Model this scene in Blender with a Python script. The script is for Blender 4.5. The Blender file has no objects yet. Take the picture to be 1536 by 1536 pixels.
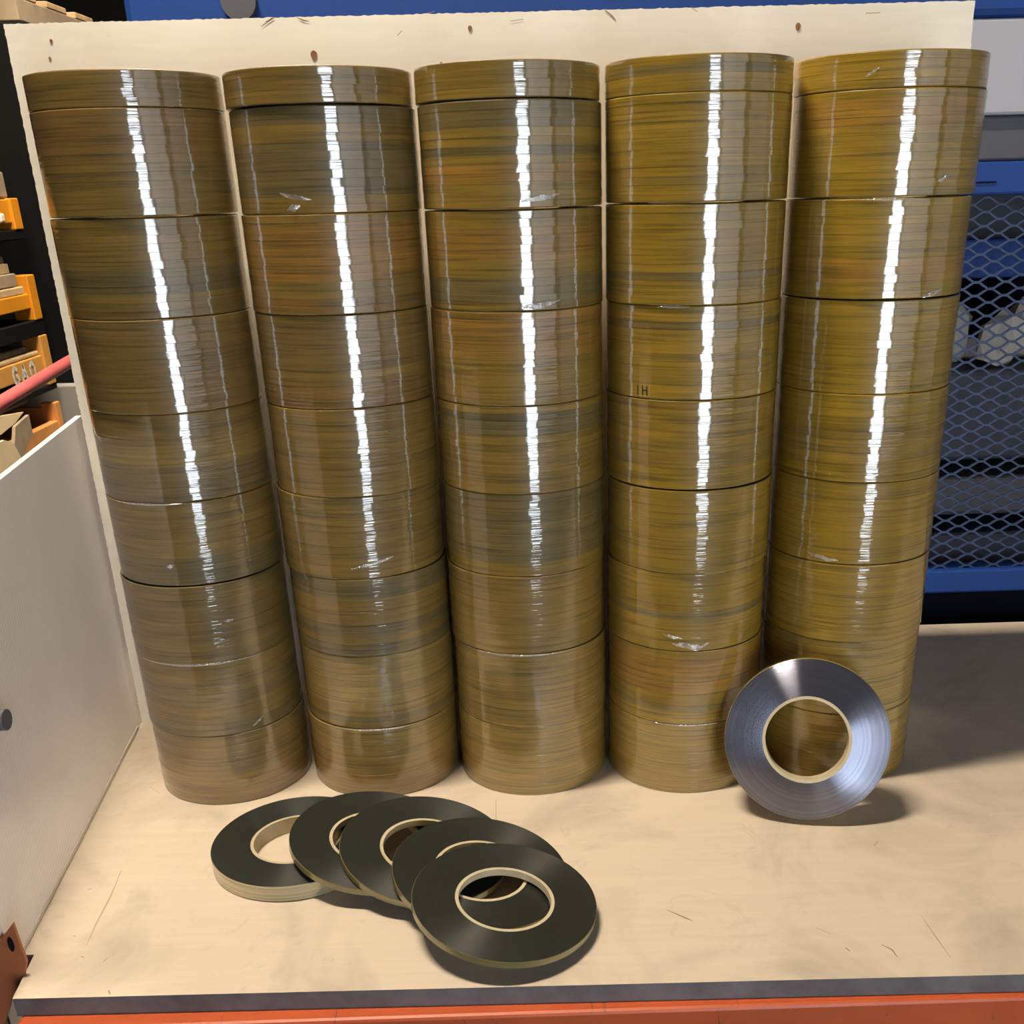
import bpy, bmesh, math, random
from mathutils import Vector, Matrix
random.seed(7)
PI = math.pi
scene = bpy.context.scene
C = scene.collection

# ------------------------------------------------------------------ camera
F, PITCH, ROLL, YAW = 1618.695, 0.430954, -0.0263924, 0.0102333
CAM = Vector((0.0136277, -0.9976918, 0.5459229))
PX, PY = 840.369, 1024.004
fwd = Vector((math.sin(YAW)*math.cos(PITCH), math.cos(YAW)*math.cos(PITCH), -math.sin(PITCH)))
rt0 = Vector((math.cos(YAW), -math.sin(YAW), 0)); up0 = rt0.cross(fwd)
RT = rt0*math.cos(ROLL) + up0*math.sin(ROLL); UP = -rt0*math.sin(ROLL) + up0*math.cos(ROLL)
cam_d = bpy.data.cameras.new('camera'); cam = bpy.data.objects.new('camera', cam_d); C.objects.link(cam)
M3 = Matrix((RT, UP, -fwd)).transposed()
cam.matrix_world = Matrix.Translation(CAM) @ M3.to_4x4()
cam_d.sensor_fit = 'HORIZONTAL'; cam_d.sensor_width = 36.0; cam_d.lens = F/1536*36
cam_d.shift_x = -(PX-768)/1536; cam_d.shift_y = (PY-768)/1536
cam_d.clip_start = 0.02; cam_d.clip_end = 60
scene.camera = cam

# ------------------------------------------------------------------ world, exposure
w = bpy.data.worlds.new('world'); scene.world = w; w.use_nodes = True
w.node_tree.nodes['Background'].inputs[0].default_value = (0.8, 0.9, 1.0, 1)
w.node_tree.nodes['Background'].inputs[1].default_value = 0.3
vs = scene.view_settings
vs.view_transform = 'Standard'; vs.look = 'None'; vs.exposure = 0.1; vs.gamma = 1.0; vs.use_curve_mapping = False
LAMP_POWER = 420.0       # radiance of the bench lamp's diffuser
DAY_POWER = 11.0        # radiance of the bright window
GLOW_POWER = 1.15       # radiance of the added glow panels to its right

def pix(x, y):
    return (fwd + RT*((x-PX)/F) + UP*((PY-y)/F))
def atx(x, y, X): v = pix(x, y); return CAM + v*((X-CAM.x)/v.x)
def aty(x, y, Y): v = pix(x, y); return CAM + v*((Y-CAM.y)/v.y)
def atz(x, y, Z): v = pix(x, y); return CAM + v*((Z-CAM.z)/v.z)

# ------------------------------------------------------------------ materials
def srgb(r, g, b):
    f = lambda c: (c/255/12.92) if c/255 <= 0.04045 else ((c/255+0.055)/1.055)**2.4
    return (f(r), f(g), f(b), 1)
class NT:
    def __init__(s, name):
        s.m = bpy.data.materials.new(name); s.m.use_nodes = True; s.t = s.m.node_tree; s.n = s.t.nodes
        s.b = s.n['Principled BSDF']
    def new(s, t, **kw):
        n = s.n.new(t)
        for k, v in kw.items(): setattr(n, k, v)
        return n
    def link(s, a, b): s.t.links.new(a, b)
    def set(s, **kw):
        for k, v in kw.items():
            s.b.inputs[k.replace('_', ' ')].default_value = v
        return s
    def mapping(s, scale, coord='Object', rnd=False):
        tc = s.new('ShaderNodeTexCoord'); mp = s.new('ShaderNodeMapping'); mp.inputs['Scale'].default_value = scale
        s.link(tc.outputs[coord], mp.inputs['Vector'])
        if rnd:
            oi = s.new('ShaderNodeObjectInfo'); mu = s.new('ShaderNodeMath', operation='MULTIPLY'); mu.inputs[1].default_value = 97.0
            s.link(oi.outputs['Random'], mu.inputs[0]); s.link(mu.outputs[0], mp.inputs['Location'])
        return mp.outputs[0]
    def noise(s, vec, scale=1, detail=3, rough=.5, dist=0):
        n = s.new('ShaderNodeTexNoise'); n.inputs['Scale'].default_value = scale; n.inputs['Detail'].default_value = detail
        n.inputs['Roughness'].default_value = rough; n.inputs['Distortion'].default_value = dist
        s.link(vec, n.inputs['Vector']); return n.outputs['Fac']
    def ramp(s, fac, stops):
        r = s.new('ShaderNodeValToRGB'); e = r.color_ramp.elements
        while len(e) < len(stops): e.new(0.5)
        for el, (p, c) in zip(e, stops):
            el.position = p; el.color = c if len(c) == 4 else (*c, 1)
        s.link(fac, r.inputs[0]); return r.outputs[0]
    def mix(s, fac, a, b, mode='MIX'):
        m = s.new('ShaderNodeMix', data_type='RGBA', blend_type=mode)
        for sock, v in ((m.inputs[0], fac), (m.inputs[6], a), (m.inputs[7], b)):
            if hasattr(v, 'is_output'): s.link(v, sock)
            else: sock.default_value = v
        return m.outputs[2]
    def bump(s, h, strength, dist, normal=None):
        b = s.new('ShaderNodeBump'); b.inputs['Strength'].default_value = strength; b.inputs['Distance'].default_value = dist
        s.link(h, b.inputs['Height'])
        if normal: s.link(normal, b.inputs['Normal'])
        return b.outputs[0]
    def color(s, sock): s.link(sock, s.b.inputs['Base Color'])

def plain(name, col, rough=.6, metal=0, spec=.5, var=.25, vscale=12, bumpy=0):
    k = NT(name); k.set(Roughness=rough, Metallic=metal); k.b.inputs['Specular IOR Level'].default_value = spec
    v = k.mapping((1, 1, 1)); n = k.noise(v, vscale, 5, .6)
    dk = tuple(c*(1-var) for c in col[:3])+(1,); lt = tuple(min(1, c*(1+var)) for c in col[:3])+(1,)
    k.color(k.ramp(n, [(.3, dk), (.7, lt)]))
    if bumpy: k.link(k.bump(k.noise(v, vscale*6, 4, .6), bumpy, .002), k.b.inputs['Normal'])
    return k.m

def plywood(name, base, dark, grain=(3, 40, 40), stain=.5):
    k = NT(name); k.set(Roughness=.55); k.b.inputs['Specular IOR Level'].default_value = .35
    v = k.mapping(grain); g = k.noise(v, 3.0, 6, .6, .6)
    v2 = k.mapping((1, 1, 1)); st = k.noise(v2, 7.0, 4, .6, .8); sp = k.noise(v2, 60, 2, .5)
    st2 = k.noise(v2, 22.0, 5, .65, 1.5)
    c = k.ramp(g, [(.30, tuple(x*.93 for x in base[:3])+(1,)), (.7, base)])
    f1 = k.ramp(st, [(.50, (0, 0, 0, 1)), (.78, (stain,)*3+(1,))])
    c = k.mix(f1, c, dark)
    f2 = k.ramp(st2, [(.60, (0, 0, 0, 1)), (.80, (stain*.55,)*3+(1,))])
    c = k.mix(f2, c, dark)
    f3 = k.ramp(sp, [(.765, (0, 0, 0, 1)), (.79, (.75,)*3+(1,))])
    c = k.mix(f3, c, tuple(x*.25 for x in dark[:3])+(1,))
    k.color(c); k.link(k.bump(g, .12, .001), k.b.inputs['Normal'])
    return k.m

def roll_edge():
    # tape edge seen through tight clear film: colour comes from each roll's own object colour
    k = NT('tape_edge'); k.set(Roughness=.42)
    oi = k.new('ShaderNodeObjectInfo')
    v = k.mapping((9, 9, 520), rnd=True); ln = k.noise(v, 1.0, 4, .65)
    v2 = k.mapping((16, 16, 60), rnd=True); bl = k.noise(v2, 1.0, 3, .5)
    f = k.ramp(ln, [(.28, (.42, .42, .4, 1)), (.48, (1, 1, 1, 1)), (.72, (1.25, 1.2, 1.1, 1))])
    c = k.mix(1.0, oi.outputs['Color'], f, 'MULTIPLY')
    f2 = k.ramp(bl, [(.3, (.8, .82, .85, 1)), (.7, (1.12, 1.08, 1.0, 1))])
    c = k.mix(1.0, c, f2, 'MULTIPLY')
    k.color(c)
    k.b.inputs['Coat Weight'].default_value = 1.0; k.b.inputs['Coat Roughness'].default_value = .055; k.b.inputs['Coat IOR'].default_value = 1.9
    v3 = k.mapping((14, 14, 420), rnd=True); rp = k.noise(v3, 1.0, 3, .55)
    v4 = k.mapping((38, 38, 30), 'Object', True); wv = k.noise(v4, 1.0, 2, .5)
    b1 = k.bump(rp, .55, .00035); b2 = k.bump(wv, .35, .0022, b1)
    k.link(b2, k.b.inputs['Coat Normal'])
    k.link(k.bump(ln, .3, .0004), k.b.inputs['Normal'])
    return k.m
def roll_face(name, col, rough, aniso=.7, coat=.3, metal=.0):
    k = NT(name); k.set(Roughness=rough, Anisotropic=aniso, Anisotropic_Rotation=.25, Metallic=metal)
    tg = k.new('ShaderNodeTangent', direction_type='RADIAL', axis='Z'); k.link(tg.outputs[0], k.b.inputs['Tangent'])
    tc = k.new('ShaderNodeTexCoord'); sx = k.new('ShaderNodeSeparateXYZ'); k.link(tc.outputs['Object'], sx.inputs[0])
    cx = k.new('ShaderNodeCombineXYZ'); k.link(sx.outputs[0], cx.inputs[0]); k.link(sx.outputs[1], cx.inputs[1])
    ln = k.new('ShaderNodeVectorMath', operation='LENGTH'); k.link(cx.outputs[0], ln.inputs[0])
    c2 = k.new('ShaderNodeCombineXYZ'); k.link(ln.outputs['Value'], c2.inputs[0])
    n = k.noise(c2.outputs[0], 330, 3, .6); n2 = k.noise(k.mapping((1, 1, 1)), 40, 3, .5)
    f = k.ramp(n, [(.3, (.78, .78, .78, 1)), (.7, (1.2, 1.2, 1.2, 1))])
    c = k.mix(1.0, col, f, 'MULTIPLY'); k.color(c)
    k.b.inputs['Coat Weight'].default_value = coat; k.b.inputs['Coat Roughness'].default_value = .22
    k.link(k.bump(n2, .12, .001, k.bump(n, .22, .0004)), k.b.inputs['Normal'])
    return k.m
def emit(name, col, strength, streak=0):
    k = NT(name); k.n.remove(k.b); e = k.new('ShaderNodeEmission'); e.inputs[1].default_value = strength
    e.inputs[0].default_value = col
    if streak:
        n = k.noise(k.mapping((1, 1, 1)), 1.3, 3, .6)
        k.link(k.ramp(n, [(.3, tuple(c*(1-streak) for c in col[:3])+(1,)), (.7, col)]), e.inputs[0])
    k.link(e.outputs[0], k.n['Material Output'].inputs[0]); return k.m
def film_mat():
    k = NT('clear_film'); k.n.remove(k.b)
    t = k.new('ShaderNodeBsdfTransparent'); g = k.new('ShaderNodeBsdfGlossy'); g.inputs['Roughness'].default_value = .12
    d = k.new('ShaderNodeBsdfDiffuse'); d.inputs[0].default_value = (.85, .85, .8, 1)
    m1 = k.new('ShaderNodeMixShader'); m1.inputs[0].default_value = .35
    k.link(g.outputs[0], m1.inputs[1]); k.link(d.outputs[0], m1.inputs[2])
    m2 = k.new('ShaderNodeMixShader'); m2.inputs[0].default_value = .5
    k.link(t.outputs[0], m2.inputs[1]); k.link(m1.outputs[0], m2.inputs[2])
    k.link(k.bump(k.noise(k.mapping((1, 1, 1)), 260, 3, .6), .8, .002), g.inputs['Normal'])
    k.link(m2.outputs[0], k.n['Material Output'].inputs[0]); return k.m

def panel_mat():
    k = NT('corrugated_plastic'); k.set(Roughness=.27); k.b.inputs['Specular IOR Level'].default_value = .5
    v = k.mapping((1, 1, 1)); n = k.noise(v, 9, 4, .6)
    k.color(k.ramp(n, [(.3, srgb(230, 224, 220)), (.7, srgb(238, 232, 228))]))
    wv = k.new('ShaderNodeTexWave', wave_type='BANDS', bands_direction='Y'); wv.inputs['Scale'].default_value = 60
    wv.inputs['Distortion'].default_value = .4; k.link(v, wv.inputs['Vector'])
    k.link(k.bump(wv.outputs['Fac'], .12, .001), k.b.inputs['Normal']); return k.m
def scratched(name, col, under, rough=.45, amt=.66):
    k = NT(name); k.set(Roughness=rough)
    v = k.mapping((1, 1, 1)); v2 = k.mapping((60, 6, 25)); n = k.noise(v, 14, 6, .7); s = k.noise(v2, 1.2, 4, .6, .8)
    c = k.ramp(n, [(.3, tuple(x*.78 for x in col[:3])+(1,)), (.7, col)])
    c = k.mix(k.ramp(s, [(amt, (0, 0, 0, 1)), (amt+.06, (.8, .8, .8, 1))]), c, under)
    k.color(c); return k.m

MAT = dict(
    table=plywood('plywood_table', srgb(218, 202, 180), srgb(138, 128, 115), (3, 40, 40), .55),
    board=plywood('plywood_board', srgb(254, 245, 226), srgb(228, 210, 182), (4, 30, 30), .35),
    plyedge=plain('grey_ply_edge', srgb(112, 106, 106), .7, var=.3, vscale=30),
    edge=roll_edge(),
    face=roll_face('tape_side_dark', srgb(40, 42, 38), .36, .85, .25),
    facegrey=roll_face('tape_side_grey', srgb(132, 134, 150), .27, 1.0, .0, .85),
    card=plain('cardboard_core', srgb(196, 182, 150), .8, var=.1, vscale=80),
    film=film_mat(),
    panel=panel_mat(),
    hem=plain('panel_edge', srgb(205, 195, 180), .5, var=.08),
    orange=scratched('orange_beam', srgb(205, 92, 46), srgb(70, 52, 45)),
    rust=scratched('rusty_orange', srgb(180, 105, 65), srgb(90, 60, 45), .5, .72),
    blue=scratched('blue_paint', srgb(10, 66, 146), srgb(52, 92, 150), .65, .74),
    navy=plain('navy_steel', srgb(4, 7, 22), .7, spec=.1),
    bluestrand=plain('blue_mesh', srgb(44, 62, 100), .5),
    lgrey=plain('light_grey_panel', srgb(176, 176, 186), .5, var=.06, vscale=5),
    dgrey=plain('dark_grey_panel', srgb(84, 84, 92), .6, var=.08, vscale=5),
    steel=plain('tray_steel', srgb(58, 62, 76), .6, var=.2, vscale=9),
    paper=plain('pale_scrap', srgb(205, 198, 188), .8, var=.1),
    black=plain('black_rubber', srgb(10, 10, 11), .7, spec=.2),
    yellow=scratched('yellow_paint', srgb(232, 150, 30), srgb(120, 70, 25), .5, .7),
    ylight=scratched('pale_yellow_paint', srgb(222, 160, 75), srgb(140, 90, 40), .6, .7),
    wood=plain('old_timber', srgb(190, 160, 118), .8, var=.3, vscale=16),
    greywood=plain('weathered_timber', srgb(150, 132, 108), .85, var=.3, vscale=16),
    pine=plain('pine_crate', srgb(205, 140, 75), .75, var=.25, vscale=14),
    cream=plain('cream_sheet', srgb(232, 210, 168), .7, var=.08),
    pink=plain('pink_pipe', srgb(190, 95, 95), .45, var=.12),
    cabinet=plain('grey_cabinet_paint', srgb(150, 147, 142), .6, var=.06, vscale=4),
    metal=plain('dull_grey_metal', srgb(92, 96, 96), .5, var=.3),
    floor=plain('concrete', srgb(120, 115, 108), .7, var=.2, vscale=3, bumpy=.1),
    darkwall=plain('dark_cladding', srgb(16, 15, 14), .8, var=.2, vscale=2),
    palewall=plain('pale_wall', srgb(170, 165, 160), .8, var=.08, vscale=2),
    white=plain('white_enamel', srgb(215, 215, 215), .4, var=.05),
    lettering=plain('white_lettering', srgb(226, 222, 212), .7, var=.05),
    ink=plain('dark_ink', srgb(40, 28, 16), .7, var=.1),
    knot=plain('brown_knot', srgb(150, 104, 64), .7, var=.3, vscale=90),
    faint=plain('faint_joint', srgb(186, 164, 134), .7, var=.08),
    pencil=plain('pencil_mark', srgb(158, 130, 104), .8, var=.1),
    lamp=emit('lamp_glow', (1.0, .86, .68, 1), LAMP_POWER),
    day=emit('daylight_pane', (.80, .90, 1.0, 1), DAY_POWER),
    wallglow2=emit('added_dim_wall_glow', (1.0, .92, .86, 1), GLOW_POWER*.5, .35),  # added glow standing in for a pale lit right wall
    glaze=emit('added_wall_glow', (.98, .93, .90, 1), GLOW_POWER, .35),  # added glow standing in for a pale lit front wall
)

# ------------------------------------------------------------------ helpers
def obj(name, me, mat=None, parent=None):
    if isinstance(me, bmesh.types.BMesh):
        bm = me; me = bpy.data.meshes.new(name); bm.normal_update(); bm.to_mesh(me); bm.free()
    if mat is not None:
        for m in (mat if isinstance(mat, (list, tuple)) else [mat]): me.materials.append(MAT[m])
    o = bpy.data.objects.new(name, me); C.objects.link(o)
    if parent: o.parent = parent
    return o
def tag(o, label=None, cat=None, group=None, kind=None):
    for k, v in (('label', label), ('category', cat), ('group', group), ('kind', kind)):
        if v: o[k] = v
    return o
def empty(name, loc=(0, 0, 0), rot=(0, 0, 0)):
    o = bpy.data.objects.new(name, None); C.objects.link(o); o.location = loc; o.rotation_euler = rot
    o.empty_display_size = .02; return o
def box(bm, x0, x1, y0, y1, z0, z1, bevel=0, mi=0):
    vs_ = [bm.verts.new(p) for p in ((x0,y0,z0),(x1,y0,z0),(x1,y1,z0),(x0,y1,z0),(x0,y0,z1),(x1,y0,z1),(x1,y1,z1),(x0,y1,z1))]
    fs = []
    for f in ((0,3,2,1),(4,5,6,7),(0,1,5,4),(1,2,6,5),(2,3,7,6),(3,0,4,7)):
        fc = bm.faces.new([vs_[i] for i in f]); fc.material_index = mi; fs.append(fc)
    if bevel:
        ed = {e for f in fs for e in f.edges}
        bmesh.ops.bevel(bm, geom=list(ed), offset=bevel, segments=2, affect='EDGES', profile=.5)
    return bm
def mkbox(name, x0, x1, y0, y1, z0, z1, mat, parent=None, bevel=.002):
    bm = bmesh.new(); box(bm, x0, x1, y0, y1, z0, z1, bevel); return obj(name, bm, mat, parent)
def prism(bm, poly, axis, a, b, mi=0, top_mi=None):
    # polygon of 2D points extruded along axis from a to b
    def P(u, v, t): return {'x': (t, u, v), 'y': (u, t, v), 'z': (u, v, t)}[axis]
    A = [bm.verts.new(P(u, v, a)) for u, v in poly]; B = [bm.verts.new(P(u, v, b)) for u, v in poly]
    n = len(poly)
    f1 = bm.faces.new(A[::-1]); f2 = bm.faces.new(B)
    f1.material_index = mi; f2.material_index = mi if top_mi is None else top_mi
    for i in range(n):
        f = bm.faces.new([A[i], A[(i+1) % n], B[(i+1) % n], B[i]]); f.material_index = mi
    bmesh.ops.recalc_face_normals(bm, faces=bm.faces[:]); return bm
def tube(bm, pts, r, seg=12, cap=True):
    rings = []
    for i, p in enumerate(pts):
        p = Vector(p); a = Vector(pts[max(0, i-1)]); b = Vector(pts[min(len(pts)-1, i+1)]); t = (b-a).normalized()
        u = t.cross(Vector((0, 0, 1)) if abs(t.z) < .9 else Vector((1, 0, 0))).normalized(); v = t.cross(u)
        rings.append([bm.verts.new(p + (u*math.cos(2*PI*k/seg) + v*math.sin(2*PI*k/seg))*r) for k in range(seg)])
    for a, b in zip(rings, rings[1:]):
        for k in range(seg): f = bm.faces.new([a[k], a[(k+1) % seg], b[(k+1) % seg], b[k]]); f.smooth = True
    if cap: bm.faces.new(rings[0][::-1]); bm.faces.new(rings[-1])
    bmesh.ops.recalc_face_normals(bm, faces=bm.faces[:]); return bm
def lathe(name, prof, mis, seg=96, sharp=40):
    # closed profile [(r, z)], material index per segment
    me = bpy.data.meshes.new(name); V = []; Fc = []; mi = []
    n = len(prof)
    for k in range(seg):
        a = 2*PI*k/seg
        for r, z in prof: V.append((r*math.cos(a), r*math.sin(a), z))
    for k in range(seg):
        k2 = (k+1) % seg
        for j in range(n):
            j2 = (j+1) % n
            Fc.append((k*n+j, k2*n+j, k2*n+j2, k*n+j2)); mi.append(mis[j])
    me.from_pydata(V, [], Fc); me.polygons.foreach_set('material_index', mi)
    me.polygons.foreach_set('use_smooth', [True]*len(Fc)); me.update()
    bm = bmesh.new(); bm.from_mesh(me); bmesh.ops.recalc_face_normals(bm, faces=bm.faces[:])
    for e in bm.edges:
        if len(e.link_faces) == 2 and e.calc_face_angle(0) > math.radians(sharp): e.smooth = False
    bm.to_mesh(me); bm.free(); return me

# ------------------------------------------------------------------ the room
def struct(name, bm, mat, parent=None):
    o = obj(name, bm, mat, parent)
    if not parent: o['kind'] = 'structure'
    return o
FZ = -0.95
struct('floor', box(bmesh.new(), -3.6, 3.6, -2.6, 3.9, FZ-.1, FZ), 'floor')
struct('ceiling', box(bmesh.new(), -3.6, 3.6, -2.6, 3.9, 3.1, 3.2), 'darkwall')
struct('wall_left', box(bmesh.new(), -3.6, -3.5, -2.6, 3.9, FZ, 3.1), 'darkwall')
RY0, RY1, RZ0, RZ1 = -2.2, -.2, -.2, 1.6     # opening for the added glow panel in the right-hand wall
bm = bmesh.new(); box(bm, 3.5, 3.6, -2.6, RY0, FZ, 3.1); box(bm, 3.5, 3.6, RY1, 3.9, FZ, 3.1); box(bm, 3.5, 3.6, RY0, RY1, FZ, RZ0); box(bm, 3.5, 3.6, RY0, RY1, RZ1, 3.1)
struct('wall_right', bm, 'palewall')
struct('wall_back', box(bmesh.new(), -3.5, 3.5, 3.8, 3.9, FZ, 3.1), 'darkwall')
WX0, WX1, WZ0, WZ1 = .36, 1.01, -.45, .90     # bright tall window behind the photographer
GX0, GX1, GZ0, GZ1 = 1.12, 3.3, -.2, 1.6       # added glow panel next to it, in place of a lit pale wall
bm = bmesh.new(); Y0, Y1 = -2.6, -2.5
box(bm, -3.5, WX0, Y0, Y1, FZ, 3.1); box(bm, WX0, WX1, Y0, Y1, FZ, WZ0); box(bm, WX0, WX1, Y0, Y1, WZ1, 3.1)
box(bm, WX1, GX0, Y0, Y1, FZ, 3.1); box(bm, GX0, GX1, Y0, Y1, FZ, GZ0); box(bm, GX0, GX1, Y0, Y1, GZ1, 3.1); box(bm, GX1, 3.5, Y0, Y1, FZ, 3.1)
struct('wall_front', bm, 'darkwall')
def window(name, x0, x1, z0, z1, nx, nz, mat, loc=None, rz=0):
    root = empty(name, loc or ((x0+x1)/2, -2.5, z0), (0, 0, rz)); root['kind'] = 'structure'
    cx = (x0+x1)/2; fr = .03
    bm = bmesh.new()
    a, b = x0-cx, x1-cx; H = z1-z0
    for (p, q_, r, s) in ((a, a+fr, 0, H), (b-fr, b, 0, H), (a, b, 0, fr), (a, b, H-fr, H)): box(bm, p, q_, -.06, -.02, r, s)
    obj('window_frame', bm, 'white', root)
    for i in range(nx):
        for j in range(nz):
            w_ = (b-a-2*fr)/nx; h_ = (H-2*fr)/nz
            bm = bmesh.new(); g = .006 if nx*nz > 1 else 0
            box(bm, a+fr+i*w_+g, a+fr+(i+1)*w_-g, -.055, -.045, fr+j*h_+g, fr+(j+1)*h_-g)
            obj('pane', bm, mat, root)
window('window_1', WX0, WX1, WZ0, WZ1, 1, 1, 'day')
window('glow_panel_front', GX0, GX1, GZ0, GZ1, 5, 2, 'glaze')  # made-up glowing panes, reflected as the milky band on the columns
window('glow_panel_right', RY0, RY1, RZ0, RZ1, 5, 2, 'wallglow2', (3.5, (RY0+RY1)/2, RZ0), PI/2)  # added dimmer panes that carry the milky reflection further right

def lamp(loc, label, sx=.30, sy=.22):
    root = empty('pendant_lamp', loc); tag(root, label, 'lamp')
    bm = bmesh.new(); box(bm, -sx/2, sx/2, -sy/2, sy/2, 0, .006); obj('diffuser', bm, 'lamp', root)
    bm = bmesh.new()
    o = min(sx, sy)*.25
    A = [bm.verts.new(p) for p in ((-sx/2-.01, -sy/2-.01, -.012), (sx/2+.01, -sy/2-.01, -.012), (sx/2+.01, sy/2+.01, -.012), (-sx/2-.01, sy/2+.01, -.012))]
    B = [bm.verts.new(p) for p in ((-sx/2+o, -sy/2+o, .07), (sx/2-o, -sy/2+o, .07), (sx/2-o, sy/2-o, .07), (-sx/2+o, sy/2-o, .07))]
    for i in range(4): bm.faces.new([A[i], A[(i+1) % 4], B[(i+1) % 4], B[i]])
    bm.faces.new(B); bmesh.ops.solidify(bm, geom=bm.faces[:], thickness=.003); obj('hood', bm, 'white', root)
    bm = bmesh.new(); tube(bm, [(0, 0, .07), (0, 0, 3.1-loc[2])], .006, 8); obj('cord', bm, 'black', root)
lamp((-.45, -.228, 2.00), 'long hooded warm lamp hanging from the ceiling above the shelf', .55, .062)
lamp((-.50, 1.02, 2.10), 'added hooded fill lamp brightening the yellow crates', .42, .12)  # invented lamp, put in only to light the left background

# ------------------------------------------------------------------ shelf, rack, board, panel
T = .0165
poly = [(-.3985, -.350), (1.25, -.372), (1.25, .340), (-.475, .340), (-.475, -.298), (-.404, -.298)]
bm = bmesh.new(); prism(bm, poly, 'z', -T, 0, 1, 0)
shelf = obj('plywood_shelf', bm, ['table', 'plyedge'])
tag(shelf, 'stained plywood shelf carrying the tape columns', 'shelf')
def flat_mark(name, pts, w_, mat, parent, z=.0003, plane='z', y=0):
    bm = bmesh.new(); L_ = []; R_ = []
    for i, p in enumerate(pts):
        p = Vector((p[0], p[1])); a = Vector(pts[max(0, i-1)]); b = Vector(pts[min(len(pts)-1, i+1)]); t = (b-a).normalized(); n = Vector((-t.y, t.x))
        ww = w_*(.35 if i in (0, len(pts)-1) else 1)
        for s, lst in ((1, L_), (-1, R_)):
            q = p+n*ww*s/2
            lst.append(bm.verts.new((q.x, q.y, z) if plane == 'z' else (q.x, y, q.y)))
    for i in range(len(pts)-1): bm.faces.new([L_[i], R_[i], R_[i+1], L_[i+1]])
    return obj(name, bm, mat, parent)
def zz(*pp): return [tuple(atz(x, y, 0))[:2] for x, y in pp]
for pp, w_ in ((((744, 1200), (744, 1230)), .0012), (((182, 1306), (166, 1345), (145, 1385), (130, 1418)), .0016), (((1382, 1374), (1403, 1405), (1426, 1437)), .0008),
               (((1322, 1417), (1338, 1425), (1346, 1436)), .0016), (((1224, 1392), (1247, 1402)), .001), (((1268, 1422), (1275, 1427)), .003),
               (((1311, 1269), (1317, 1262)), .002), (((155, 1443), (162, 1437)), .002), (((163, 1486), (165, 1492)), .003), (((122, 1435), (126, 1437)), .0022),
               (((109, 1404), (114, 1405)), .0018), (((131, 1335), (138, 1333)), .0018), (((1000, 1365), (1030, 1378), (1040, 1382)), .0016), (((225, 1180), (240, 1190)), .001)):
    flat_mark('scratch', zz(*pp), w_, 'faint' if len(pp) == 4 else 'pencil', shelf)

# rack: beams and uprights
bm = bmesh.new(); box(bm, -.396, 1.35, -.3665, -.318, -.125, -T, .003); fb = obj('rack_beam', bm, 'orange')
tag(fb, 'scratched orange steel beam under the front edge of the plywood shelf', 'rack beam')
bm = bmesh.new(); box(bm, -.43, 1.35, .29, .338, -.125, -T, .003); tag(obj('rack_beam', bm, 'orange'), 'orange steel beam under the back edge of the plywood shelf', 'rack beam')
# front upright in the notch, with its peaked connector plate
up = empty('rack_upright', (-.45, -.318, FZ)); tag(up, 'orange rack upright with slotted peaked plate at shelf corner', 'rack upright')
bm = bmesh.new(); box(bm, -.04, .012, -.02, .018, 0, -FZ-.03, .003); obj('post', bm, 'rust', up)
Yp = -.322
pl = [aty(x, y, Yp) for x, y in ((-60, 1400), (0, 1410), (20, 1384), (34, 1424), (41, 1442), (37, 1467), (20, 1492), (8, 1536), (-20, 1600), (-60, 1600))]
hole = aty(18, 1414, Yp)
bm = bmesh.new()
prism(bm, [(p.x+.45, p.z-FZ) for p in pl], 'y', Yp+.318-.0015, Yp+.318+.0015); obj('connector_plate', bm, 'rust', up)
bm = bmesh.new()
prism(bm, [(hole.x+.45+.0022*math.cos(a)*1.0, hole.z-FZ+.0068*math.sin(a)) for a in [2*PI*k/16 for k in range(16)]], 'y', Yp+.318-.0024, Yp+.318-.001); obj('slot', bm, 'black', up)
for loc, lab in (((-.45, .314, FZ), 'orange rack upright at the back left shelf corner'), ((1.37, -.345, FZ), 'orange rack upright at the front right shelf corner'), ((1.37, .314, FZ), 'orange rack upright at the back right shelf corner')):
    bm = bmesh.new()
    for a in ((-.02, .02, -.02, -.016), (-.02, -.016, -.016, .02), (.016, .02, -.016, .02)): box(bm, *a, 0, -FZ-T-.002)
    o = obj('rack_upright', bm, 'orange'); o.location = loc; tag(o, lab, 'rack upright')

# plywood board leaning upright behind the stacks (ragged sawn edges)
BY0, BY1 = .1105, .1285
tl, tr = aty(5, 36, BY0), aty(1463, 1, BY0)
bl_x, br_x = -.4525, .422
def ragged(a, b, n, amp):
    out = []
    for i in range(n):
        t = i/n; j = (random.random()-.5)*amp if i else 0; k = (random.random()-.5)*amp if i else 0
        out.append((a[0]+(b[0]-a[0])*t+j, a[1]+(b[1]-a[1])*t+k))
    return out
poly = ragged((bl_x, 0), (br_x, 0), 1, 0)+ragged((br_x, 0), (tr.x, tr.z), 220, .0007)+ragged((tr.x, tr.z), (tl.x, tl.z), 260, .0008)+ragged((tl.x, tl.z), (bl_x, 0), 260, .0008)
bm = bmesh.new(); prism(bm, poly, 'y', BY0, BY1, 0); board = obj('plywood_board', bm, 'board')
tag(board, 'pale upright plywood board with ragged edges behind the tape columns', 'board')
def by(*pp): return [(lambda p: (p.x, p.z))(aty(x, y, BY0)) for x, y in pp]
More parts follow.
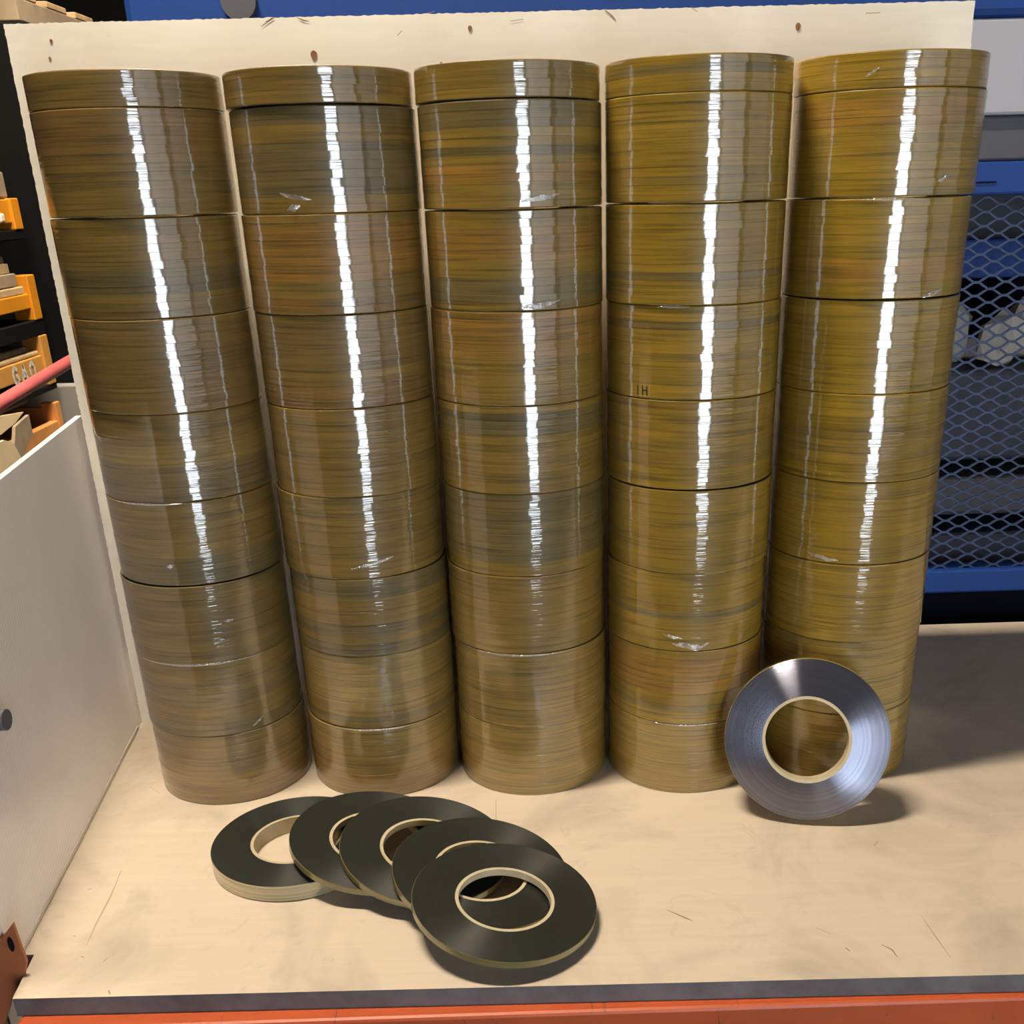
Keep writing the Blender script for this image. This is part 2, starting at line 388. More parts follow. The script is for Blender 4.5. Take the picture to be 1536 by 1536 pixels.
for (x, y, r) in ((471, 83, .0035), (1197, 40, .0028), (77, 62, .0016), (75, 88, .0014), (662, 97, .002), (705, 43, .0022)):
    p = aty(x, y, BY0); bm = bmesh.new()
    prism(bm, [(p.x+r*math.cos(a)*(.8+.08*math.sin(3*a)), p.z+r*1.1*math.sin(a)) for a in [2*PI*k/14 for k in range(14)]], 'y', BY0-.0005, BY0+.001); obj('knot', bm, 'knot', board)
for pp in (((392, 40), (408, 28), (412, 27)), ((398, 33), (409, 28)), ((445, 26), (456, 31), (464, 32)), ((596, 54), (603, 46)), ((765, 32), (785, 29)), ((906, 14), (918, 24), (924, 31)), ((1036, 10), (1046, 18)), ((1298, 20), (1320, 19)), ((640, 20), (652, 17))):
    flat_mark('pencil_mark', by(*pp), .0014, 'pencil', board, plane='y', y=BY0-.0005)

# grey corrugated plastic side panel
root = empty('corrugated_divider', (-.433, -.1, 0)); tag(root, 'grey corrugated plastic panel standing at the left end of the shelf', 'panel')
A = Vector((-.4118, -.3165)); B = Vector((-.4565, .128)); tt = (B-A).normalized(); nn = Vector((-tt.y, tt.x))
def pan(s, d, z): p = A+tt*s+nn*d; return (p.x+.433, p.y+.1, z)
Lp = (B-A).length; bm = bmesh.new()
zt = .345
pts = [(0, .001), (Lp, .001), (Lp, zt), (0, zt-.012)]
fr = [bm.verts.new(pan(s, 0, z)) for s, z in pts]; bk = [bm.verts.new(pan(s, .006, z)) for s, z in pts]
bm.faces.new(fr); bm.faces.new(bk[::-1])
for i in range(4): bm.faces.new([fr[i], bk[i], bk[(i+1) % 4], fr[(i+1) % 4]])
bmesh.ops.recalc_face_normals(bm, faces=bm.faces[:]); obj('sheet', bm, 'panel', root)
bm = bmesh.new()
fr = [bm.verts.new(pan(s, -.0012, z)) for s, z in ((.0, .001), (Lp-.03, .001), (Lp-.03, .005), (0, .005))]; bk = [bm.verts.new(pan(s, -.0001, z)) for s, z in ((.0, .001), (Lp-.03, .001), (Lp-.03, .005), (0, .005))]
bm.faces.new(fr); bm.faces.new(bk[::-1])
for i in range(4): bm.faces.new([fr[i], bk[i], bk[(i+1) % 4], fr[(i+1) % 4]])
bmesh.ops.recalc_face_normals(bm, faces=bm.faces[:]); obj('sealed_edge', bm, 'hem', root)
kp = atx(-3, 1080, -.4195); bm = bmesh.new(); tube(bm, [(kp.x+.433-.004, kp.y+.1, kp.z), (kp.x+.433+.004, kp.y+.1, kp.z), (kp.x+.433+.007, kp.y+.1, kp.z)], .0085, 20); obj('rivet', bm, 'dgrey', root, )

# ------------------------------------------------------------------ tape packs
RR, H, RH = .075, .075824, .00629
CO, CI = .0408, .0384
ch = .00009
def roll_profile(h, R, ct, cb, ri):
    return [(ri, 0), (R-cb, 0), (R-cb*.3, cb*.3), (R, cb), (R, h*.5), (R, h-ct), (R-ct*.3, h-ct*.3), (R-ct, h), (ri, h)]
MI = [1, 0, 0, 0, 0, 0, 0, 1, 1]
roll_mid = lathe('tape_roll_mid', roll_profile(RH-.00001, RR, ch, ch, CO), MI, 96, 14)
roll_top = lathe('tape_roll_top', roll_profile(RH-.00001, RR, .0009, ch, CO), MI, 96, 14)
roll_bot = lathe('tape_roll_bottom', roll_profile(RH-.00001, RR, ch, .0009, CO), MI, 96, 14)
for m in (roll_mid, roll_top, roll_bot): m.materials.append(MAT['edge']); m.materials.append(MAT['face'])
core_full = lathe('core_tube', [(CI, 0), (CO-.0001, 0), (CO-.0001, 12*RH-.0002), (CI, 12*RH-.0002)], [0]*4, 48); core_full.materials.append(MAT['card'])
core_thin = lathe('core_short', [(CI, 0), (CO-.0001, 0), (CO-.0001, 4*RH-.0002), (CI, 4*RH-.0002)], [0]*4, 48); core_thin.materials.append(MAT['card'])

XS = [-.31523, -.15930, -.00593, .14830, .30600]; RS = [1, 1, 1, 1.008, 1.018]; YS = [.00043, .00523, 0, -.00465, .00559]
colname = ['leftmost column', 'second column from left', 'middle column', 'second column from right', 'rightmost column']
lvl = ['bottom', 'second from bottom', 'third from bottom', 'fourth from bottom', 'fifth from bottom', 'sixth from bottom', 'seventh from bottom', 'eighth from bottom', 'thin topmost']
OL = (.235, .155, .030); GR = (.105, .105, .052); OR = (.33, .170, .028); YE = (.31, .205, .022); BR = (.22, .125, .032); DK = (.10, .095, .045); GO = (.30, .215, .050)
base = [(.205, .140, .032), (.230, .152, .030), (.250, .168, .024), (.280, .184, .016), (.300, .198, .014)]
# (column, level): list of (first roll, last roll, tint), counted from the pack's bottom
bands = {(0, 7): [(6, 11, BR), (0, 2, OL)], (0, 6): [(8, 11, OL), (3, 5, DK)], (0, 5): [(0, 11, (.19, .125, .035))], (0, 4): [(0, 4, (.15, .12, .055)), (5, 7, GO)], (0, 3): [(0, 3, DK)],
         (0, 2): [(0, 11, (.15, .115, .032))], (0, 1): [(0, 1, DK), (5, 8, (.15, .12, .045))], (0, 0): [(0, 11, (.22, .155, .05))],
         (1, 7): [(0, 1, OL), (2, 7, GR), (8, 9, OL), (10, 11, DK)], (1, 6): [(4, 10, OR), (0, 1, BR)], (1, 5): [(5, 10, (.20, .135, .045)), (0, 2, BR)], (1, 4): [(0, 11, OL)],
         (1, 3): [(4, 11, (.24, .165, .035)), (0, 2, OL)], (1, 2): [(0, 1, GR), (3, 4, DK), (6, 7, OL), (9, 11, GR)], (1, 1): [(3, 11, GO), (1, 1, DK)], (1, 0): [(0, 11, GO)],
         (2, 7): [(3, 4, OR), (9, 11, DK), (6, 6, DK)], (2, 6): [(6, 9, OR), (1, 3, GR)], (2, 5): [(6, 11, OR), (0, 1, OL)], (2, 4): [(8, 10, GR), (0, 5, OL)], (2, 3): [(2, 8, GR), (9, 11, DK)],
         (2, 2): [(0, 11, (.25, .165, .035))], (2, 1): [(0, 11, (.25, .17, .045))], (2, 0): [(0, 11, GO)],
         (3, 8): [(2, 2, DK)], (3, 7): [(7, 9, YE), (2, 2, OL)], (3, 6): [(3, 3, DK), (0, 2, YE)], (3, 5): [(9, 9, DK), (0, 8, YE)], (3, 4): [(6, 11, (.28, .175, .022)), (3, 5, OL)], (3, 3): [(0, 11, YE)],
         (3, 2): [(5, 5, GR), (0, 4, YE)], (3, 1): [(5, 10, OR), (2, 2, DK), (0, 1, YE)], (3, 0): [(0, 11, GO)],
         (4, 8): [(0, 2, YE)], (4, 7): [(8, 10, OR), (4, 7, YE)], (4, 6): [(2, 4, OR), (6, 8, YE)], (4, 5): [(8, 11, YE)], (4, 4): [(3, 6, OL)], (4, 3): [(7, 10, (.33, .21, .02))], (4, 2): [(0, 11, YE)], (4, 1): [(0, 11, GO)], (4, 0): [(0, 11, GO)]}
look = {(1, 7): 'with broad green band', (1, 6): 'with orange brown rolls', (1, 2): 'with dark bands', (2, 3): 'with wide green band', (2, 5): 'with orange upper rolls', (3, 8): 'with one dark roll',
        (3, 1): 'with an orange middle', (0, 4): 'with a grey lower half', (3, 7): 'golden olive', (4, 7): 'golden yellow'}
rnd = random.Random(11); ALB = .98
packs = {}
gaps = {(0, 6), (0, 2), (1, 7), (2, 6), (2, 7), (3, 6), (3, 3), (4, 6), (4, 5)}
for c in range(5):
    zbase = 0.0
    for l in range(9):
        n = 4 if l == 8 else 12
        dx, dy = (rnd.uniform(-.0011, .0011), rnd.uniform(-.0011, .0011)) if l else (0, 0)
        p = empty('tape_pack', (XS[c]+dx, YS[c]+dy, zbase), (0, 0, rnd.uniform(0, 6.28)))
        p.scale = (RS[c], RS[c], 1)
        tint = base[c]; tl_ = [tuple(v*q_ for v in tint) for q_ in [rnd.uniform(.92, 1.08) for _ in range(n)]] + [tuple(v for v in tint) for _ in range(n)]
        for (a, b, t) in bands.get((c, l), []):
            for i in range(a, min(b, n-1)+1):
                s = rnd.uniform(.94, 1.06); tl_[i] = tuple((v*.55+u*.45)*s for v, u in zip(t, tint))
        for i in range(n):
            me = roll_bot if i == 0 else roll_top if i == n-1 else roll_mid
            r = bpy.data.objects.new('tape_roll', me); C.objects.link(r); r.parent = p
            r.location = (rnd.uniform(-.00012, .00012), rnd.uniform(-.00012, .00012), i*RH+.0001); r.rotation_euler = (0, 0, rnd.uniform(0, 6.28))
            r.color = (tl_[i][0]*ALB, tl_[i][1]*ALB*.94, tl_[i][2]*ALB, 1)
        k = bpy.data.objects.new('core', core_thin if n == 4 else core_full); C.objects.link(k); k.parent = p; k.location = (0, 0, .0002)
        if l == 8: lab = f'thin film-wrapped tape pack on top of the {colname[c]}'
        else: lab = f'olive tape pack, {lvl[l]} in {"the " if not colname[c].startswith("second") else ""}{colname[c]}'
        if (c, l) in look: lab += ' ' + look[(c, l)]
        tag(p, lab, 'tape pack', 'film-wrapped tape packs in five columns')
        packs[(c, l)] = p
        zbase += n*RH + (.0012 if (c, l) in gaps else rnd.choice((.0002, .0003, .0004)))
bpy.context.view_layer.update()

# small crumples and loose lips of the clear film
def crumple(c, l, ang, z, la, lz, wid, lift, n=7, name='film_fold'):
    p = packs[(c, l)]; rz = p.rotation_euler.z; bm = bmesh.new(); a0 = math.radians(ang)-rz; z0 = z-p.location.z
    L_ = []; R_ = []; rr_ = random.Random(int(ang*7+z*1e4))
    for i in range(n):
        t = i/(n-1); a = a0+math.radians(la)*(t-.5); zc = z0+lz*(t-.5)+rr_.uniform(-.15, .15)*wid; e = math.sin(PI*t)
        for s, lst in ((1, L_), (-1, R_)):
            R = RR+.0004+lift*e*rr_.uniform(.2, 1); zz_ = zc+s*wid*.5*(.2+.8*e)*rr_.uniform(.6, 1.2)
            lst.append(bm.verts.new((R*math.cos(a), R*math.sin(a), zz_)))
    for i in range(n-1): bm.faces.new([L_[i], L_[i+1], R_[i+1], R_[i]])
    return obj(name, bm, 'film', p)
for a in ((1, 7, -102.4, .5436, 20, -.005, .004, .002), (1, 7, -104, .5355, 9, .003, .005, .003), (3, 2, -95, .1575, 22, -.004, .006, .003), (3, 2, -105, .166, 14, -.003, .003, .002), (3, 2, -86, .156, 12, .006, .004, .002),
          (2, 6, -74, .459, 26, .004, .005, .0025), (4, 8, -116, .619, 8, .006, .0025, .0015), (1, 3, -76, .2421, 30, .008, .0035, .0015), (0, 3, -95, .2468, 5, .002, .004, .001), (0, 1, -52, .0835, 10, .008, .003, .001), (2, 1, -36, .093, 7, .012, .003, .001),
          (4, 3, -122, .2324, 22, -.004, .004, .002), (2, 7, -72, .5385, 24, .004, .004, .0015), (0, 2, -61, .191, 6, .0, .003, .001), (4, 7, -68, .545, 8, .004, .004, .0015), (4, 6, -65, .459, 14, .005, .004, .0015)):
    crumple(*a)
def lip(c, l, a0, a1, top=True):
    p = packs[(c, l)]; rz = p.rotation_euler.z; bm = bmesh.new(); zt_ = (12*RH-.0006) if top else .0006
    pr = None; n = 26
    for i in range(n):
        t = i/(n-1); a = math.radians(a0+(a1-a0)*t)-rz; e = .3+.7*math.sin(PI*t); hh = .0011*e
        v = [bm.verts.new(((RR+d)*math.cos(a), (RR+d)*math.sin(a), zt_+s*hh)) for d, s in ((.0003, -1), (.0009, .2), (.0005, 1))]
        if pr:
            for k in range(2): bm.faces.new([pr[k], v[k], v[k+1], pr[k+1]])
        pr = v
    obj('film_lip', bm, 'film', p)
for a in ((0, 1, -135, -40), (2, 1, -130, -60), (0, 3, -130, -80), (4, 6, -115, -80), (3, 0, -120, -70), (1, 0, -110, -60), (3, 5, -120, -100)): lip(*a)
# small print on the film of one pack
p = packs[(3, 5)]; bm = bmesh.new()
def cyl_bar(bm, a0, a1, z0, z1):
    rz = p.rotation_euler.z
    vs_ = [bm.verts.new(((RR+.0005)*math.cos(math.radians(a)-rz), (RR+.0005)*math.sin(math.radians(a)-rz), z-p.location.z)) for a, z in ((a0, z0), (a1, z0), (a1, z1), (a0, z1))]
    bm.faces.new(vs_)
zc = .3868
cyl_bar(bm, -134.2, -133.6, zc-.004, zc+.004); cyl_bar(bm, -130.4, -129.8, zc-.004, zc+.004); cyl_bar(bm, -127.2, -126.6, zc-.004, zc+.004); cyl_bar(bm, -129.8, -127.2, zc-.0005, zc+.0005)
obj('printed_mark', bm, 'ink', p)

# ------------------------------------------------------------------ loose rolls
def loose_roll(h, R, label, face, tint, group, edge_ch=.0005, dish=0):
    root = empty('tape_roll'); tag(root, label, 'tape roll', group)
    ri = .0404
    me = lathe('tape', [(ri, 0), (R-edge_ch, 0), (R, edge_ch), (R, h-edge_ch), (R-edge_ch, h), (ri, h+dish)], [1, 0, 0, 0, 1, 1], 128)
    me.materials.append(MAT['edge']); me.materials.append(MAT[face])
    o = obj('tape', me, None, root); o.color = (*tint, 1)
    me = lathe('core', [(.0376, 0), (ri-.00005, 0), (ri-.00005, h+dish+.0002), (.0376, h+dish+.0002)], [0]*4, 96, 30)
    obj('core', me, 'card', root)
    return root
def place(root, x, y, z, a, b, h):
    n = Vector((math.sin(a), math.sin(b), 1)).normalized(); q = Vector((0, 0, 1)).rotation_difference(n)
    root.rotation_mode = 'QUATERNION'; root.rotation_quaternion = q; root.location = Vector((x, y, z)) - n*h
G5 = 'five loose rolls fanned out on the shelf'
for (x, y, a, b, z, h, t, lab) in (
    (-.2204, -.164, 0, 0, .0155, .0150, (.42, .36, .22), 'thickest dark grey tape roll lying flat, leftmost of the fan'),
    (-.1463, -.1773, .1533, -.0409, .0225, .0062, (.15, .12, .035), 'thin dark tape roll propped on the thick leftmost roll'),
    (-.0991, -.1962, .1675, -.0828, .0234, .0062, (.15, .12, .035), 'thin dark tape roll in the middle of the fan of five'),
    (-.0495, -.2326, .1634, -.0673, .0220, .0062, (.15, .12, .035), 'thin dark tape roll mostly covered by the front roll of the fan'),
    (-.0282, -.2777, .1422, -.0468, .0248, .0062, (.19, .155, .05), 'thin dark tape roll on top of the fan, nearest the shelf front edge')):
    place(loose_roll(h, RR, lab, 'face', t, G5), x, y, z, a, b, h)
# the roll leaning on the two right-hand columns
lean = loose_roll(.019, .075, 'grey-faced tape roll leaning against the two right-hand columns', 'facegrey', (.30, .22, .05), None, dish=.0034)
be = math.radians(20); n = Vector((-0.205, -math.cos(be), math.sin(be))).normalized()
lean.rotation_mode = 'QUATERNION'; lean.rotation_quaternion = Vector((0, 0, 1)).rotation_difference(n)
fc = Vector((.2485, -.1460+.075*math.sin(be), .075*math.cos(be)+.0003 + .0))
lean.location = fc - n*.019 + Vector((0, 0, .0190*math.sin(be)))

# ------------------------------------------------------------------ blue machine behind the shelf
my = .372
mc = empty('blue_machine', (.4, my, FZ)); tag(mc, 'blue steel machine with expanded mesh guard behind the shelf', 'machine')
def mbox(name, x0, x1, y0, y1, z0, z1, mat, bev=.003, parent=None):
    bm = bmesh.new(); box(bm, x0-.4, x1-.4, y0-my, y1-my, z0-FZ, z1-FZ, bev); return obj(name, bm, mat, parent or mc)
zl = lambda y: aty(1500, y, my).z
Z0, Z1, Z2, Z3, Z4, Z5, Z6 = zl(25), zl(175), zl(242), zl(292), zl(852), zl(886), FZ
xl = aty(184, 12, my).x
tb = mbox('top_beam', xl, 1.5, my, my+.30, Z0, 1.05, 'blue', .008)
kb = aty(360, 2, my); bm = bmesh.new(); tube(bm, [(kb.x-.4, .004, kb.z-FZ), (kb.x-.4, -.004, kb.z-FZ), (kb.x-.4, -.010, kb.z-FZ)], .019, 24); obj('bolt_head', bm, 'dgrey', mc)
mbox('light_grey_cover', .30, 1.5, my+.004, my+.03, Z1+.002, Z0-.0005, 'lgrey')
mbox('dark_grey_cover', .30, 1.5, my+.012, my+.03, Z2+.0005, Z1+.0015, 'dgrey')
r1 = mbox('upper_rail', .30, 1.5, my-.004, my+.03, Z3, Z2, 'blue')
zs = zl(273); mbox('rail_seam', .30, aty(1492, 273, my).x, my-.0055, my-.003, zs-.0008, zs+.0008, 'navy', 0, r1)
mbox('lower_rail', .30, 1.5, my-.004, my+.03, Z5, Z4, 'blue')
mbox('plinth', .30, 1.5, my+.02, my+.05, Z6, Z5-.001, 'navy', .001)
mbox('frame_post', .30, .345, my+.002, my+.05, Z5, Z2, 'blue')
zm0, zm1 = aty(1500, 415, my+.05).z, aty(1500, 357, my+.05).z
mbox('middle_rail', .345, 1.5, my+.035, my+.06, zm0, zm1, 'blue')
for x0 in (-.40, 1.42): mbox('column', x0, x0+.06, my+.08, my+.28, FZ, Z0+.01, 'blue')
# expanded metal sheet
bm = bmesh.new(); pw, ph, sw, sd = .036, .0156, .0014, .0012
rows = int((Z3-Z4)/(ph/2))+1
for j in range(rows):
    zc = Z4+j*ph/2; prev = None; npt = int(1.15/(pw/2))
    for i in range(npt):
        x = .345+i*pw/2; s = 1 if (i+j) % 2 else -1
        for xx, zz_ in ((x-.003, zc+s*ph/4), (x+.003, zc+s*ph/4)):
            v = [bm.verts.new((xx-.4, d+.0007*(j % 2), zz_+e-FZ)) for d, e in ((.006-sd, -sw), (.006-sd, sw), (.006+sd, sw), (.006+sd, -sw))]
            if prev:
                for k in range(4): bm.faces.new([prev[k], prev[(k+1) % 4], v[(k+1) % 4], v[k]])
            prev = v
bmesh.ops.recalc_face_normals(bm, faces=bm.faces[:])
obj('expanded_mesh', bm, 'bluestrand', mc)
# what stands behind the guard
ty0 = .45
for k, (ya, yb, mat) in enumerate(((556, 690, 'steel'), (716, 772, 'dgrey'), (800, 872, 'steel'))):
    za, zb = aty(1480, yb, ty0).z, aty(1480, ya, ty0).z
    mbox('tray', .36, 1.4, ty0+.0, ty0+.32, za, zb, mat, .006)
mbox('inner_back', .36, 1.4, .80, .81, -.2, .45, 'navy', 0)
zt0 = aty(1480, 556, ty0).z
rs = random.Random(5)
for i in range(5):
    bm = bmesh.new(); bmesh.ops.create_icosphere(bm, subdivisions=2, radius=1)
    sx, sy, sz = rs.uniform(.03, .036), rs.uniform(.02, .03), rs.uniform(.038, .052)
    for v in bm.verts:
        k = .75+.5*rs.random(); v.co = Vector((v.co.x*sx*k, v.co.y*sy*k, max(-.6, v.co.z)*sz*k))
    zmn = min(v.co.z for v in bm.verts)
    o = obj('paper_scrap', bm, 'paper'); o.location = (.515+.056*i, .485+.05*(i % 2), zt0-zmn+.0005)
    tag(o, 'crumpled pale scrap behind the blue mesh, '+('nearest', 'second from', 'third from', 'fourth from', 'fifth from')[i]+' the rightmost tape column', 'scrap', 'crumpled scraps behind the mesh guard')
mbox('upper_shelf_panel', .36, 1.4, my+.10, my+.11, zl(352)-.01, Z2, 'steel', 0)

# ------------------------------------------------------------------ storage crates at the far left
X0 = -1.0; YE_ = 1.33
def zx(y, x=55): return atx(x, y, X0).z
def crate(name, label, z0, z1, rail0, rail1, mat, y0=.55, post=None):
    root = empty(name, (X0, (y0+YE_)/2, z0)); tag(root, label, 'crate', None)
    cy = (y0+YE_)/2
    def b(nm, xa, xb, ya, yb, za, zb, m=mat, bev=.002):
        bm = bmesh.new(); box(bm, xa, xb, ya-cy, yb-cy, za-z0, zb-z0, bev); return obj(nm, bm, m, root)
    b('side_rail', -.03, 0, y0, YE_-.02, rail0, rail1); b('side_rail', -.55, -.52, y0, YE_-.02, rail0, rail1)
    for xa in (-.035, -.555):
        for ya in (y0, YE_-.035): b('post', xa, xa+.04, ya, ya+.035, z0, z1)
    b('end_rail', -.515, -.04, YE_-.03, YE_-.005, rail0, rail1); b('base_board', -.515, -.035, y0+.04, YE_-.04, rail0+.004, rail0+.012, 'greywood', 0)
    return root, b
zA0, zA1 = zx(344, 31), zx(297, 24)
zB0, zB1 = zx(478, 60), zx(411, 49)
zC0, zC1 = zx(574, 80), zx(501, 66)
zD0, zD1 = zx(668, 99), zx(601, 88)
r, b = crate('steel_crate', 'yellow crate with timber on top, upper left beside the board', zA0, zA1, zA0+.012, zA1-.002, 'yellow')
o = b('white_cap', -.004, .004, atx(2, 327, X0).y-.008, atx(2, 327, X0).y+.008, atx(2, 327, X0).z-.008, atx(2, 327, X0).z+.008, 'lettering', .003)
r, b = crate('steel_crate', 'bright orange yellow crate holding planks, middle left beside the board', zB0, zB1, zx(462, 50), zx(440, 45), 'yellow')
r, b = crate('steel_crate', 'yellow crate with white painted letters, left beside the board', zC0, zC1, zx(556, 76), zx(531, 66), 'ylight')
# painted letters on the rail
def glyph(bm, segs, oy, oz, s):
    for (u0, v0, u1, v1) in segs:
        d = Vector((u1-u0, v1-v0)); L = d.length; d /= L; nn_ = Vector((-d.y, d.x))*.11
        P4 = [(u0+nn_.x, v0+nn_.y), (u0-nn_.x, v0-nn_.y), (u1-nn_.x, v1-nn_.y), (u1+nn_.x, v1+nn_.y)]
        bm.faces.new([bm.verts.new((.0012, oy+u*s, oz+v*s)) for u, v in P4])
Gg = [(.7, .8, .4, 1), (.4, 1, .1, .7), (.1, .7, .1, .3), (.1, .3, .4, 0), (.4, 0, .7, .2), (.7, .2, .7, .5), (.7, .5, .45, .5)]
Aa = [(.05, 0, .4, 1), (.4, 1, .75, 0), (.2, .4, .6, .4)]
Oo = [(.4, 1, .1, .7), (.1, .7, .1, .3), (.1, .3, .4, 0), (.4, 0, .7, .3), (.7, .3, .7, .7), (.7, .7, .4, 1)]
l0 = atx(20, 573, X0); bm = bmesh.new(); cyc = (.55+YE_)/2
for i, g in enumerate((Gg, Aa, Oo)): glyph(bm, g, l0.y-cyc+i*.038, l0.z-zC0-.009, .034)
obj('painted_letters', bm, 'lettering', r)
def loose(name, label, cat, x0, x1, y0, y1, z0, z1, mat, bev=.003, group=None):
    bm = bmesh.new(); cx_, cy_ = (x0+x1)/2, (y0+y1)/2; box(bm, x0-cx_, x1-cx_, y0-cy_, y1-cy_, 0, z1-z0, bev)
    o = obj(name, bm, mat); o.location = (cx_, cy_, z0); tag(o, label, cat, group); return o
# timber in the crates
zrA = zA1-.0035; loose('timber_block', 'weathered timber block resting on the upper left yellow crate', 'timber', X0-.2, X0-.004, .6, YE_-.02, zA1+.0002, zx(258, 22), 'greywood')
pk = [(zx(440, 45)+.0003, zx(428, 44), 1.288, 'wood'), (zx(427, 44)+.0003, zx(408, 38), 1.275, 'greywood'), (zx(408, 38)+.0003, zx(394, 28), 1.262, 'wood'), (zx(394, 28)+.0003, zx(382, 25), 1.255, 'greywood')]
for i, (za, zb, ye, m_) in enumerate(pk):
    loose('plank', ('lowest', 'second', 'third', 'uppermost')[i]+' plank stacked in the orange yellow crate at left', 'plank', X0-.50+.05*i, X0-.003-.004*i, .60, ye, za, zb, m_, .002, 'planks in the orange yellow crate')
loose('plank', 'pale plank lying in the lettered yellow crate', 'plank', X0-.50, X0-.003, .60, YE_-.037, zx(531, 66)+.0003, zx(523, 66), 'wood')
loose('timber_block', 'grey wedge of timber on the pale plank in the lettered crate', 'timber', X0-.30, X0-.01, 1.14, 1.26, zx(523, 66)+.0003, zx(514, 60), 'greywood')
bm = bmesh.new(); bmesh.ops.create_uvsphere(bm, u_segments=16, v_segments=8, radius=1)
for v in bm.verts: v.co = Vector((v.co.x*.045, v.co.y*.05, max(v.co.z, -.55)*.017))
for f in bm.faces: f.smooth = True
o = obj('metal_casting', bm, 'metal'); pz = zx(523, 66)+.0003; o.location = (X0-.05, 1.07, pz+.0094); tag(o, 'rounded grey metal casting on the pale plank in the lettered crate', 'casting')
# wooden crate at the bottom with dark scrap on it
cr = empty('wooden_crate', (X0, 1.2, zD0)); tag(cr, 'open pine crate with dark interior, lowest left behind the grey panel', 'crate')
def db(nm, xa, xb, ya, yb, za, zb, m='pine', bev=.002):
    bm = bmesh.new(); box(bm, xa, xb, ya-1.2, yb-1.2, za-zD0, zb-zD0, bev); return obj(nm, bm, m, cr)
db('side_board', -.018, 0, 1.09, YE_-.022, zD0+.012, zD0+.055); db('side_board', -.42, -.402, 1.09, YE_-.022, zD0+.012, zD0+.055)
db('corner_post', -.03, .002, YE_-.022, YE_, zD0, zD1); db('corner_post', -.43, -.40, YE_-.022, YE_, zD0, zD1)
db('end_board', -.40, -.03, YE_-.018, YE_-.003, zD0+.012, zD1-.01); db('end_board', -.40, -.03, 1.075, 1.09, zD0+.012, zD1-.02)
db('floor_board', -.40, -.02, 1.092, YE_-.02, zD0+.012, zD0+.02)
db('base_runner', -.40, -.02, 1.09, YE_-.01, zD0-.05, zD0-.0005, 'black')
# black scrap bar above crate, resting on the end boards
bm = bmesh.new(); tube(bm, [(0, -.30, .0), (0, -.12, .002), (0, .0, -.002), (.0, .12, .002), (0, .18, .002)], .011, 10)
o = obj('steel_bar', bm, 'metal'); o.location = (X0-.05, 1.10, zD1+.0125); tag(o, 'dark bent steel bar lying across the open pine crate', 'bar')
# cream sheet and carton in front of the crate
sh = empty('carton', (X0+.02, .98, 0)); tag(sh, 'torn cream cardboard carton standing behind the grey panel', 'carton')
q1 = [atx(x, y, X0+.10) for x, y in ((-60, 700), (6, 660), (20, 664), (34, 690), (40, 716), (0, 770), (-60, 800))]
bm = bmesh.new(); prism(bm, [(p_.y-.98, p_.z) for p_ in q1], 'x', .076, .080); obj('front_flap', bm, 'cream', sh)
q2 = [atx(x, y, X0+.06) for x, y in ((-60, 640), (0, 624), (34, 618), (22, 634), (0, 652), (-60, 668))]
bm = bmesh.new(); prism(bm, [(p_.y-.98, p_.z) for p_ in q2], 'x', .038, .042); obj('raised_flap', bm, 'cream', sh)
q3 = [atx(x, y, X0+.07) for x, y in ((20, 640), (40, 622), (46, 650), (30, 690), (18, 680))]
bm = bmesh.new(); prism(bm, [(p_.y-.98, p_.z) for p_ in q3], 'x', .048, .054); obj('side_flap', bm, 'greywood', sh)
# grey cabinet side behind the crates, pink pipe, rack frame
g0, g1 = atx(100, 575, -.96), atx(140, 740, -.96)
loose('grey_cabinet', 'dark grey cabinet side on the floor behind the pine crate', 'cabinet', -1.3, -.70, YE_+.03, 1.395, FZ, zx(575, 100), 'cabinet')
pa, pb = atx(-40, 629, -.80), atx(112, 538, -.80)
bm = bmesh.new(); mid = (pa+pb)/2; tube(bm, [tuple(pa-mid-(pb-pa)*.6), tuple(pb-mid+(pb-pa)*.25)], .0105, 14); o = obj('pink_pipe', bm, 'pink'); o.location = mid
tag(o, 'dull pink pipe running past the crates at left', 'pipe')
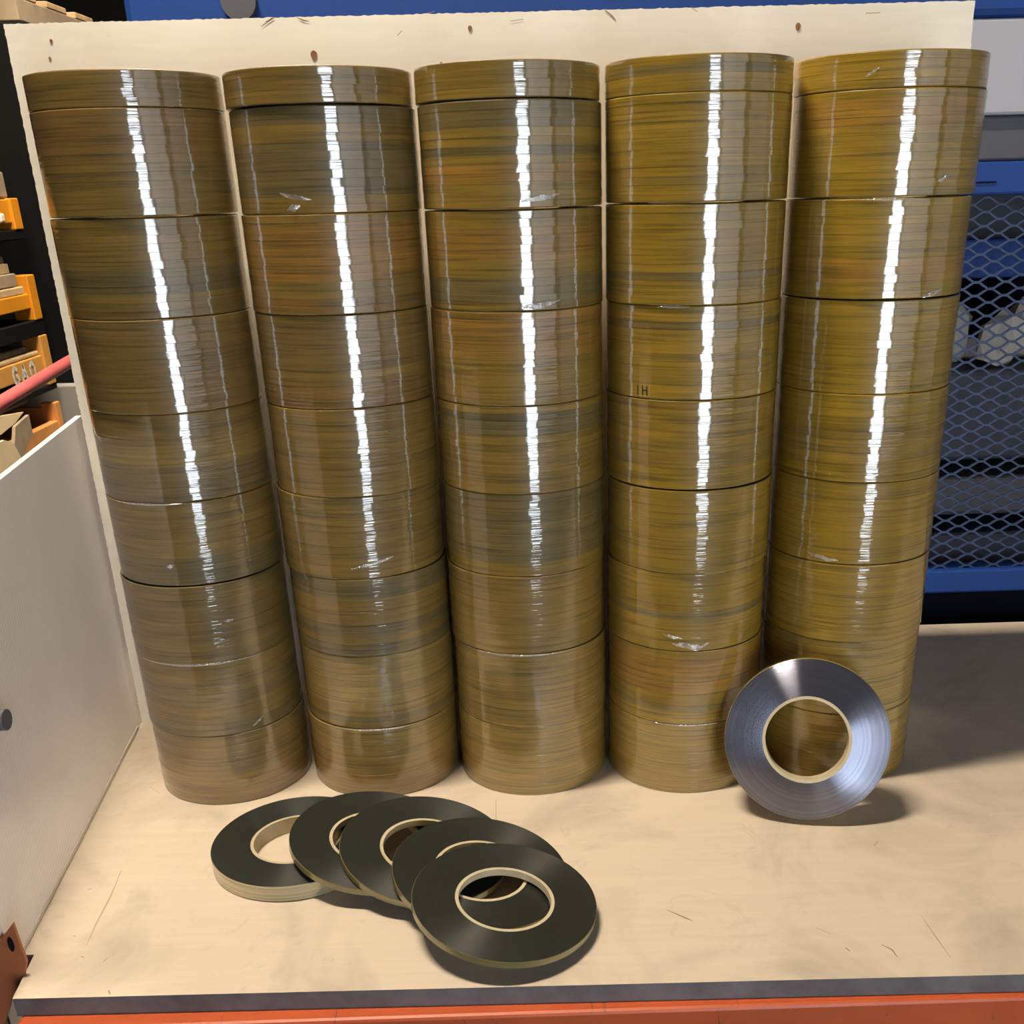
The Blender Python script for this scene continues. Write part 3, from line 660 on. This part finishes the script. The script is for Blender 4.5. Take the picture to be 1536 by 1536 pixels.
# tower of the rack that carries the crates
rk = empty('crate_rack', (X0-.3, .94, FZ)); tag(rk, 'black frame carrying the yellow crates at far left', 'rack')
def rb(nm, xa, xb, ya, yb, za, zb, m='black'):
    bm = bmesh.new(); box(bm, xa-(X0-.3), xb-(X0-.3), ya-.94, yb-.94, za-FZ, zb-FZ, .002); return obj(nm, bm, m, rk)
zbase = zD0-.0505
rb('platform', X0-.58, X0+.02, .50, YE_+.02, zbase-.03, zbase)
for xa in (X0-.58, X0-.02):
    for ya in (.50, YE_-.02): rb('leg', xa, xa+.04, ya, ya+.04, FZ, zbase-.0302)
for ya in (.505, YE_+.003): rb('back_post', X0-.62, X0-.59, ya, ya+.03, zbase-.03, 1.2)
rb('dark_backdrop', X0-.64, X0-.621, .45, YE_+.05, zbase, 1.2)  # black sheet added so the background behind the crates stays dark
for zt_, th_ in ((zA0, .018), (zB0, zB0-zC1-.0006), (zC0, .012)):
    rb('shelf_plate', X0-.589, X0+.003, .49, YE_+.004, zt_-th_-.0002, zt_-.0002)
# upper pallets at top left
zt1 = atx(40, 34, -.95).z
pr = empty('timber_pallet', (-1.301, 1.62, zt1)); tag(pr, 'pale timber pallet high at the top left corner', 'pallet')
for i in range(5):
    bm = bmesh.new(); box(bm, -.35, .35, -.22+i*.15, -.12+i*.15, .04, .052, .002); obj('slat', bm, 'wood', pr)
for xa in (-.35, -.03, .29):
    bm = bmesh.new(); box(bm, xa, xa+.06, -.22, .55, .0, .0395, .002); obj('runner', bm, 'greywood', pr)
loose('tall_shelf', 'dark tall shelf unit carrying the pallet at the top left', 'shelf', X0-.70, -.94, 1.40, 2.15, FZ, zt1-.0005, 'black')
bm = bmesh.new()
for k, (r_, z_) in enumerate(()): pass
prof = [(.0, 0), (.045, 0), (.05, .01), (.05, .13), (.035, .16), (.018, .175), (.018, .20), (0, .20)]
me = lathe('plastic_jug', prof, [0]*len(prof), 28); o = obj('plastic_jug', me, 'paper'); o.location = (-1.005, 1.45, zt1+.0525); tag(o, 'cloudy plastic jug standing on the pallet at top left', 'jug')
bm.free()
